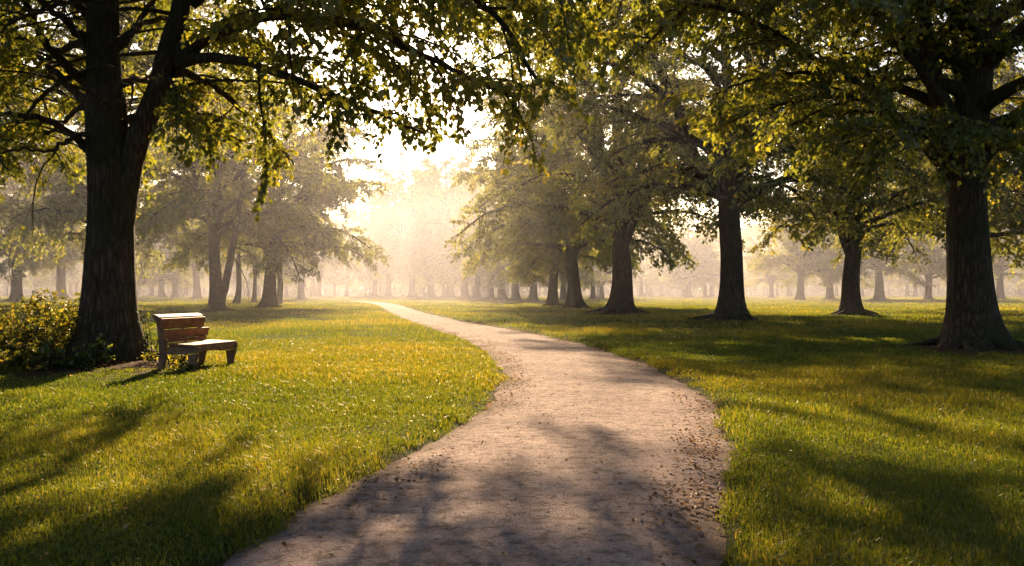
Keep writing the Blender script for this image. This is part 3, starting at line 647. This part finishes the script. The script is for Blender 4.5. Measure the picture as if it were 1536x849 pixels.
# ------------------------------------------------------------------ grass
def scatter(dens, y0, y1, cap, r, mar=2.5):
    """points in the view wedge between two distances with dens(d) per square metre"""
    N = 0; out = []
    ys = np.linspace(y0, y1, 400); wdt = 2 * (.575 * ys + mar); w = dens(ys) * wdt
    tot = int(min(cap, np.trapz(w, ys))); c = np.r_[0, np.cumsum((w[1:] + w[:-1]) / 2 * np.diff(ys))]
    y = np.interp(r.uniform(0, c[-1], tot), c, ys); x = r.uniform(-1, 1, tot) * (.575 * y + mar)
    return x, y
rg = np.random.default_rng(99)
def blades(x, y, wid, hgt, segs, r, tint_add=0):
    pd = path_dist(np.stack([x, y], 1)); so = soil_at(x, y)
    edge_n = .13 * fbm(x, y, 21, 2.2) + .09 * fbm(x, y, 22, 8.0)
    keep = (pd > .08 + edge_n + np.abs(r.normal(0, .10, len(x)))) & (r.uniform(0, 1, len(x)) > so * 1.1) & (~((np.abs(pd) < .5) & (r.uniform(0, 1, len(x)) < .25)))
    x, y, pd, so = x[keep], y[keep], pd[keep], so[keep]; wid = wid[keep]; hgt = hgt[keep]; N = len(x)
    z = gz(x, y, pd) - .005
    cl_ = fbm(x, y, 31, 1.3); big = fbm(x, y, 33, .35)
    h = hgt * r.uniform(.5, 1.35, N) * (1 + .55 * cl_) * np.clip(.75 + pd * .4, .75, 1) * (1 - .4 * so)
    az = r.uniform(0, 6.28, N); la = r.normal(0, 1, N) + az; lean = np.abs(r.normal(.35, .3, N)) + .1
    dx, dy = np.cos(la), np.sin(la); sx, sy = -np.sin(az), np.cos(az)
    tint = np.clip(.42 + .25 * big + .15 * cl_ + r.normal(0, .18, N) + (r.uniform(0, 1, N) < .04) * .5 + tint_add, 0, 1)
    B = np.stack([x, y, z], 1); S = np.stack([sx, sy, 0 * sx], 1) * (wid / 2)[:, None]; D = np.stack([dx, dy, 0 * dx], 1)
    Zv = np.array((0, 0, 1.0)); hh = h[:, None]; ln = lean[:, None]
    if segs == 2:
        m = B + Zv * hh * .62 + D * hh * ln * .35; t = B + Zv * hh * (1 - .25 * ln) + D * hh * ln * 1.15
        V = np.stack([B - S, B + S, m + S * .8, m - S * .8, t], 1).reshape(-1, 3); k = np.arange(N)[:, None] * 5
        return V, [k + [0, 1, 2, 3]], [k + [3, 2, 4]], np.repeat(tint, 5), N * 5
    t = B + Zv * hh + D * hh * ln * .8
    V = np.stack([B - S, B + S, t], 1).reshape(-1, 3); k = np.arange(N)[:, None] * 3
    return V, [], [k + [0, 1, 2]], np.repeat(tint, 3), N * 3
Vs, Qs, Ts, As, nn = [], [], [], [], 0
for (y0, y1, dens, wf, hf_, seg_, cap) in [(2.6, 9, lambda d: 42000 / d, lambda d: .0052 + 0 * d, lambda d: .065 + 0 * d, 2, 450000),
                                           (9, 24, lambda d: 24000 / d, lambda d: .0009 * d - .001, lambda d: .07 + 0 * d, 2, 420000),
                                           (24, 300, lambda d: 130000 / d ** 2, lambda d: .0010 * d, lambda d: .09 + .0002 * d, 1, 480000)]:
    x, y = scatter(dens, y0, y1, cap, rg)
    V, Q, T, A, c = blades(x, y, wf(y) * rg.uniform(.6, 1.4, len(y)), hf_(y), seg_, rg)
    Vs.append(V); As.append(A); Qs += [q + nn for q in Q]; Ts += [t + nn for t in T]; nn += c
# broad clover and plantain leaves in the near grass
x, y = scatter(lambda d: 2600 / d, 2.8, 14, 26000, rg); kk = fbm(x, y, 41, 1.1) > .1; x, y = x[kk], y[kk]
V, Q, T, A, c = blades(x, y, rg.uniform(.018, .035, len(x)), .055 + 0 * x, 2, rg, -.08)
Vs.append(V); As.append(A); Qs += [q + nn for q in Q]; Ts += [t + nn for t in T]; nn += c
# longer tufts that lean over the path's edges
k = rg.integers(0, len(CL), 130000); k = k[(CL[k, 1] > 2.5) & (CL[k, 1] < 30)]; k = k[rg.uniform(0, 1, len(k)) < np.clip(6 / CL[k, 1], .1, 1)]
o = np.where(rg.uniform(0, 1, len(k)) < .5, -1, 1) * (CL[k, 2] / 2 + rg.uniform(-.02, .34, len(k)))
x = CL[k, 0] + CLn[k, 0] * o + rg.normal(0, .05, len(k)); y = CL[k, 1] + CLn[k, 1] * o + rg.normal(0, .05, len(k))
kk = fbm(x, y, 71, 2.4) + .5 * fbm(x, y, 72, 7.0) > .12; x, y = x[kk], y[kk]
V, Q, T, A, c = blades(x, y, np.clip(.0009 * y, .0055, .02) * rg.uniform(.6, 1.4, len(y)), .105 + 0 * x, 2, rg, .03)
Vs.append(V); As.append(A); Qs += [q + nn for q in Q]; Ts += [t + nn for t in T]; nn += c
gr = link('grass', mesh_np('grass', np.concatenate(Vs), [np.concatenate(Qs), np.concatenate(Ts)], {'tint': np.concatenate(As)}), M_grass)
tag(gr, 'green and golden grass blades covering the lawn', 'grass', kind='stuff')
print('grass verts', nn)

# ------------------------------------------------------------------ fallen leaves and loose stones
def litter():
    r = np.random.default_rng(5); X_, Y_ = [], []
    k = r.integers(0, len(CL), 110000); k = k[(CL[k, 1] > 2.5) & (CL[k, 1] < 40)]
    sgn = np.where(r.uniform(0, 1, len(k)) < .56, 1, -1)
    o = sgn * (CL[k, 2] / 2 - .02 + r.normal(0, .13, len(k)) - np.abs(r.normal(0, .12, len(k))))
    X_.append(CL[k, 0] + CLn[k, 0] * o); Y_.append(CL[k, 1] + CLn[k, 1] * o)
    th = r.uniform(0, 1, len(k)) < np.clip(.20 + .42 * fbm(X_[0], Y_[0], 51, 1.0), .03, 1) * np.clip(6 / CL[k, 1], .12, .55)
    X_[0], Y_[0] = X_[0][th], Y_[0][th]
    m = 900; k = r.integers(0, len(CL), m); o = r.uniform(-1, 1, m) * CL[k, 2] / 2; X_.append((CL[k, 0] + CLn[k, 0] * o)); Y_.append(CL[k, 1] + CLn[k, 1] * o)
    for (sx, sy, rr) in SOIL[:3]:
        a = r.uniform(0, 6.28, 900); d = rr * 1.15 * np.sqrt(r.uniform(.02, 1, 900)); X_.append(sx + np.cos(a) * d); Y_.append(sy + np.sin(a) * d)
    m = 2600; k = r.integers(0, len(CL) // 2, m); o = (CL[k, 2] / 2 + np.abs(r.normal(0, 1.6, m))) * np.where(r.uniform(0, 1, m) < .5, -1, 1)
    X_.append(CL[k, 0] + CLn[k, 0] * o); Y_.append(CL[k, 1] + CLn[k, 1] * o)
    x = np.concatenate(X_); y = np.concatenate(Y_); N = len(x)
    pd = path_dist(np.stack([x, y], 1)); z = np.where(pd < .12, .012, gz(x, y, pd)) + r.uniform(.004, .02, N) + np.where(pd > .2, .03, 0)
    a = r.uniform(0, 6.28, N); ax = np.stack([np.cos(a), np.sin(a), r.normal(0, .25, N)], 1)
    return leaves_mesh('fallen_leaves', np.stack([x, y, z], 1), ax, r.uniform(.016, .040, N), r, 2, flat=.25, tint_mu=.45, tint_sd=.3)
tag(link('fallen_leaves', litter(), M_litter), 'dry brown leaves scattered along the path edges and round the trunks', 'leaf litter', kind='stuff')
def stones():
    r = np.random.default_rng(6); k = r.integers(0, len(CL), 90000); k = k[(CL[k, 1] > 2.5) & (CL[k, 1] < 16)]
    k = k[r.uniform(0, 1, len(k)) < np.clip(5 / CL[k, 1], 0, 1)]
    o = r.uniform(-1, 1, len(k)) * (CL[k, 2] / 2 + .05); x = CL[k, 0] + CLn[k, 0] * o + r.normal(0, .05, len(k)); y = CL[k, 1] + CLn[k, 1] * o + r.normal(0, .05, len(k)); N = len(k)
    s = .0026 * np.exp(r.normal(0, .45, N)); base = np.array([(1, 0, 0), (-1, 0, 0), (0, 1, 0), (0, -1, 0), (0, 0, .8), (0, 0, -.8)])
    a = r.uniform(0, 6.28, N); R = np.stack([np.stack([np.cos(a), -np.sin(a), 0 * a], 1), np.stack([np.sin(a), np.cos(a), 0 * a], 1), np.stack([0 * a, 0 * a, 0 * a + 1], 1)], 1)
    V = np.einsum('nij,kj->nki', R, base) * s[:, None, None] * r.uniform(.7, 1.5, (N, 1, 3)) + np.stack([x, y, .013 + .012 * fbm(x, y, 12, 1.2) - .03 * np.abs(o / (CL[k, 2] / 2)) ** 4], 1)[:, None]
    t = np.array([(0, 2, 4), (2, 1, 4), (1, 3, 4), (3, 0, 4)]); kk = np.arange(N)[:, None, None] * 6
    return mesh_np('loose_gravel', V.reshape(-1, 3), [(kk + t).reshape(-1, 3)], {'tint': np.repeat(np.clip(r.normal(.5, .25, N), 0, 1), 6)})
tag(link('loose_gravel', stones(), M_stone), 'loose small stones lying on the path', 'gravel', kind='stuff')

# ------------------------------------------------------------------ morning mist
def mist_box(x0, x1, y0, y1, z0, z1, dens, g_, colr):
    V = np.array([(x, y, z) for x in (x0, x1) for y in (y0, y1) for z in (z0, z1)], float)
    Q = np.array([(0, 1, 3, 2), (4, 6, 7, 5), (0, 4, 5, 1), (2, 3, 7, 6), (0, 2, 6, 4), (1, 5, 7, 3)])
    m, nt, out, N, L = new_mat('morning_mist')
    v = N('VolumeScatter', Density=dens, Anisotropy=g_); v.inputs['Color'].default_value = (*colr, 1); L(v.outputs[0], out.inputs['Volume'])
    m.cycles.homogeneous_volume = True
    return link('mist', mesh_np('mist', V, [Q]), m)
MIST = mist_box(-700, 700, 14.5, 1400, -1.0, 18, .0132, .60, (.052, .0495, .054))
tag(mist_box(-600, 600, 75, 1300, -.9, 17, .0075, .56, (.062, .059, .066)), 'denser pale mist filling the far end of the lawn', 'mist', kind='stuff')
tag(MIST, 'thin golden morning mist hanging between the nearer trees', 'mist', kind='stuff')

# ------------------------------------------------------------------ sun, sky, camera
w = bpy.data.worlds.new('World'); sc.world = w; w.use_nodes = True
nt = w.node_tree; bg = nt.nodes['Background']
sk = nt.nodes.new('ShaderNodeTexSky'); sk.sky_type = 'NISHITA'; sk.sun_disc = False
sk.sun_elevation = SUN_EL; sk.sun_rotation = SUN_AZ; sk.air_density = 1.0; sk.dust_density = 2.5; sk.ozone_density = 1.5
nt.links.new(sk.outputs[0], bg.inputs[0]); bg.inputs[1].default_value = .145
S = Vector((math.sin(SUN_AZ) * math.cos(SUN_EL), math.cos(SUN_AZ) * math.cos(SUN_EL), math.sin(SUN_EL)))
sl = bpy.data.lights.new('sun', 'SUN'); sl.energy = 19.0; sl.angle = math.radians(.9); sl.color = (1.0, .73, .45)
so_ = bpy.data.objects.new('sun', sl); COL.objects.link(so_); so_.rotation_euler = S.to_track_quat('Z', 'Y').to_euler(); so_.location = (-20, 120, 60)
cam = bpy.data.cameras.new('camera'); co = bpy.data.objects.new('camera', cam); COL.objects.link(co); sc.camera = co
co.location = (0, 0, HC); co.rotation_euler = (math.radians(90) + math.atan((YH - 424.5) / F), 0, 0)
cam.sensor_width = 36; cam.lens = 36 * F / 1536; cam.clip_start = .05; cam.clip_end = 6000
sc.view_settings.view_transform = 'Standard'; sc.view_settings.look = 'None'; sc.view_settings.exposure = 0
cy = sc.cycles
cy.use_denoising = True
try: cy.denoiser = 'OPENIMAGEDENOISE'
except Exception: pass
cy.max_bounces = 8; cy.diffuse_bounces = 4; cy.glossy_bounces = 1; cy.transmission_bounces = 4; cy.volume_bounces = 1; cy.transparent_max_bounces = 4
cy.caustics_reflective = False; cy.caustics_refractive = False; cy.sample_clamp_indirect = 4; cy.use_adaptive_sampling = True; cy.adaptive_threshold = .03
print('script', time.time() - T0)
